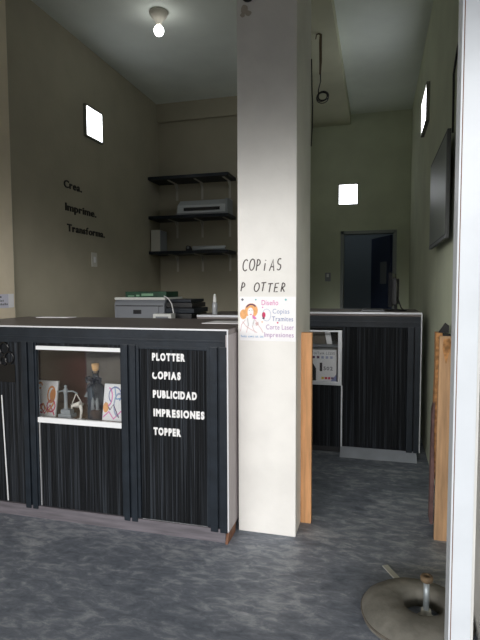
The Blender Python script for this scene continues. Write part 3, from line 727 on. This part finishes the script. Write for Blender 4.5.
# ------------------------------------------------------------------ hanging cables
hx, hy = -.492, 4.37
t = thing('hanging_cable', 'dangling cable with a coiled end below the ceiling beam', 'cable', (hx, hy, 3.475))
MB().tube([(hx-.03, hy, 3.43), (hx-.025, hy, 3.465), (hx-.005, hy, 3.472), (hx+.012, hy, 3.462), (hx+.010, hy, 3.40), (hx+.012, hy, 3.25), (hx+.008, hy, 3.14)], [.004, .006, .007, .011, .013, .012, .008], 8).build('taped_bundle', 'cable_brown', t)
MB().tube([(hx+.010, hy, 3.16), (hx+.012, hy, 3.08), (hx-.006, hy, 3.01), (hx-.004, hy, 2.97)], .005, 8).build('cable', 'cable', t)
mb = MB()
for k in range(4):
    r = .038+.004*k; cxk = hx+.030+random.uniform(-.006, .006); czk = 2.955+random.uniform(-.008, .008); tl = random.uniform(-.5, .5)
    mb.tube([(cxk+r*math.cos(a), hy+.012*math.sin(a+tl)+.008*(k-1.5), czk+r*(1+.15*math.sin(tl))*math.sin(a)+.2*r*math.cos(a)*tl) for a in [i*2*PI/24 for i in range(24)]], .0045, 6, closed=True)
mb.build('coil', 'cable', t)
tag(MB().tube([(-.402, 3.16, 2.74), (-.400, 3.165, 2.58), (-.396, 3.17, 2.46), (-.397, 3.17, 2.34), (-.402, 3.16, 2.22)], .004, 6).build('pillar_cable', 'cable'), 'short thin cable running down the pillar rear edge', 'cable')

# ------------------------------------------------------------------ boards at the doorway
tag(MB().box(-.4075, -.348, 2.806, 2.85, .0, 1.098, .003).build('wooden_board', 'wood'), 'bright orange pine board standing against the pillar', 'board', 'boards at the doorway')
t = thing('wooden_board', 'weathered brown plank standing at the right wall', 'board', (.355, 2.8, 0), 'boards at the doorway')
MB().frame_box((.312, 2.785, 0), (.074, 0, 0), (0, .03, 0), (.008, 0, 1.095), .003).build('plank', 'wood_grey', t)
MB().prism([(.345, 2.7845, .98), (.352, 2.7845, .95), (.358, 2.7845, .97), (.378, 2.7845, 1.06), (.366, 2.7845, 1.085), (.338, 2.7845, 1.08), (.334, 2.7845, 1.03)], (0, -.0012, 0)).build('knot_stain', 'chip', t)
t = thing('broken_door_panel', 'splintered thin door panel edge behind the brown plank', 'panel', (.33, 2.98, 0))
e = [(.322, .30), (.330, .30), (.331, .26), (.338, .26), (.338, .34), (.343, .36), (.343, .44), (.350, .46), (.348, .80), (.352, .86), (.350, .93), (.354, .97), (.352, 1.10), (.318, 1.10), (.320, .90), (.314, .62), (.318, .46)]
MB().prism([(x, 2.95, z) for x, z in e], (0, .07, 0)).build('chipboard_core', 'chip', t)
MB().prism([(x, 2.94, z) for x, z in [(.303, .03), (.311, .012), (.322, .02), (.324, .3), (.318, .52), (.319, .72), (.308, .66), (.305, .4)]], (0, .08, 0)).build('veneer', 'veneer', t)
MB().prism([(.330, 2.945, 1.10), (.385, 2.945, 1.10), (.385, 2.945, 1.14), (.366, 2.945, 1.155)], (0, .02, 0)).build('corner_cap', 'black', t)
MB().box(0.356, .396, 2.96, 3.06, .02, 1.09).build('gap_shade', 'flute_back', t)  # black box filling the gap, its colour standing in for shade

# ------------------------------------------------------------------ gate post and umbrella base in front
t = thing('gate_post', 'white painted steel gate post at the right edge', 'post', (.27, 1.68, 0))
MB().box(.2386, .299, 1.655, 1.735, 0, 3.376, .003).build('post', 'post_white', t)
MB().box(.2335, .2385, 1.651, 1.735, 0, 3.376).build('edge_strip', 'post_white', t)
MB().box(.2385, .2415, 1.6535, 1.66, 0, 3.376).build('gasket', 'wood_foot', t)
MB().box(.299, .3075, 1.662, 1.735, 0, 3.376).build('side_channel', 'grey_wall', t)
ux, uy = .172, 2.085
t = thing('umbrella_base', 'round grey umbrella base with a pipe in its hole', 'umbrella base', (ux, uy, 0))
wob = lambda k, n: 1+.012*math.sin(3*2*PI*k/n)+.008*math.sin(7*2*PI*k/n+1)
hx0, hy0 = .028, .012       # the hole sits off centre
mb = MB(); prof = [(0, .002, 1), (0, .050, 1), (.06, .066, .9), (.22, .074, .7), (.5, .074, .45), (.75, .066, .2), (.92, .046, .06), (1, .022, 0), (.985, 0, 0)]
n = 56; rings = []
for (q, z, sh) in prof:
    rings.append([mb.bm.verts.new((ux+hx0*(1-q)+(.076+(.218-.076)*q)*wob(k, n)*math.cos(2*PI*k/n), uy+hy0*(1-q)+(.076+(.218-.076)*q)*wob(k, n)*math.sin(2*PI*k/n), z)) for k in range(n)])
for A, B in zip(rings, rings[1:]):
    for k in range(n):
        fc_ = mb.bm.faces.new((A[k], A[(k+1) % n], B[(k+1) % n], B[k])); fc_.smooth = True
mb.build('weight_ring', 'stone', t)
MB().tube([(ux+.216*wob(k, 56)*math.cos(2*PI*k/56), uy+.216*wob(k, 56)*math.sin(2*PI*k/56), .018) for k in range(56)], .006, 6, closed=True).build('seam', 'stone_dark', t)
qx, qy = ux+.036, uy-.012
MB().lathe((qx, qy, 0), [(0, 0), (.034, 0), (.034, .022), (.022, .032), (.019, .055), (0, .055)], 18).build('collar', 'strip_metal', t)
MB().lathe((qx, qy, .05), [(0, 0), (.0115, 0), (.0115, .122), (0, .122)], 16).build('pipe', 'galv', t)
MB().lathe((qx, qy, .168), [(0, 0), (.015, 0), (.024, .008), (.026, .018), (.022, .026), (.012, .028), (.010, .020), (0, .020)], 18).build('pipe_cap', 'rust', t)
a = Vector((.055, 2.455, .001)); d = Vector((.07, -.13, 0)).normalized(); n = Vector((-d.y, d.x, 0))
mb = MB(); pts = [a+n*.014, a-n*.014, a+d*.15-n*.014, a+d*.15+n*.014]
mb.prism([p+Vector((0, 0, 0)) for p in pts], (0, 0, .006))
tag(mb.build('metal_strip', 'strip_metal'), 'short pale metal strip lying beside the umbrella base', 'strip')

# ------------------------------------------------------------------ light: pale sky with an added low bright band, shaped to light the pillar
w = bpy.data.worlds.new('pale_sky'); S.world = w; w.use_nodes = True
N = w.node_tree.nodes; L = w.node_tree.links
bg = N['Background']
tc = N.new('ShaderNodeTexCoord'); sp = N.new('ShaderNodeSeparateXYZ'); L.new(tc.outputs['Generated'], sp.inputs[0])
def mth(op, a, b=None):
    n = N.new('ShaderNodeMath'); n.operation = op
    for k, v in enumerate((a, b)):
        if v is None: continue
        if isinstance(v, (int, float)): n.inputs[k].default_value = v
        else: L.new(v, n.inputs[k])
    return n.outputs[0]
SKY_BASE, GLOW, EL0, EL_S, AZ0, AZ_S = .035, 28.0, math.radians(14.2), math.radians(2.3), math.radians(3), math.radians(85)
el_ = mth('ARCTAN2', sp.outputs[2], mth('MULTIPLY', sp.outputs[1], -1.0))      # the added band runs straight along the street
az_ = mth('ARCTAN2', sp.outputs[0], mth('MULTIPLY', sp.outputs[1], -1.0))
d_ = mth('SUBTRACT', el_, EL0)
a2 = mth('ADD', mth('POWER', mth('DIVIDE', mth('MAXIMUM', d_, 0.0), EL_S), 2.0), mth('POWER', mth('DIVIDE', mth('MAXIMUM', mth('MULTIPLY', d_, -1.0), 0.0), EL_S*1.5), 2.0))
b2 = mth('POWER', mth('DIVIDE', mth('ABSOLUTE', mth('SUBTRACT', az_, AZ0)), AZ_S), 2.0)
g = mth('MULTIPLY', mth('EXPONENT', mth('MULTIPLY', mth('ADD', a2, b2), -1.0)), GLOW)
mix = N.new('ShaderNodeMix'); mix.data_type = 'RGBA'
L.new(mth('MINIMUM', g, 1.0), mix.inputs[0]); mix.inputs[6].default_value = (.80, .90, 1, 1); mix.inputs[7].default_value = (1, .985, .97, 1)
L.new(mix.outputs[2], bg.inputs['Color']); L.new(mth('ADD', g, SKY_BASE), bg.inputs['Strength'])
w.cycles.sampling_method = 'MANUAL'; w.cycles.sample_map_resolution = 1024

# ------------------------------------------------------------------ camera
f, yaw, pitch, roll = 502.093, .2659, .0637, -.0038
fw = Vector((-math.sin(yaw)*math.cos(pitch), math.cos(yaw)*math.cos(pitch), -math.sin(pitch)))
r0 = Vector((math.cos(yaw), math.sin(yaw), 0)); u0 = r0.cross(fw)
r = r0*math.cos(roll)+u0*math.sin(roll); u = -r0*math.sin(roll)+u0*math.cos(roll)
cd = bpy.data.cameras.new('camera'); cam = bpy.data.objects.new('camera', cd); COL.objects.link(cam)
cam.matrix_world = Matrix(((r.x, u.x, -fw.x, 0), (r.y, u.y, -fw.y, 0), (r.z, u.z, -fw.z, 1.35), (0, 0, 0, 1)))
cd.sensor_fit = 'VERTICAL'; cd.sensor_height = 24; cd.lens = f/640*24; cd.clip_start = .02
S.camera = cam
S.view_settings.view_transform = 'Standard'; S.view_settings.look = 'None'
S.view_settings.gamma = 1; S.view_settings.use_curve_mapping = False
S.view_settings.exposure = 0.0
S.cycles.max_bounces = 10; S.cycles.diffuse_bounces = 6; S.cycles.transparent_max_bounces = 12
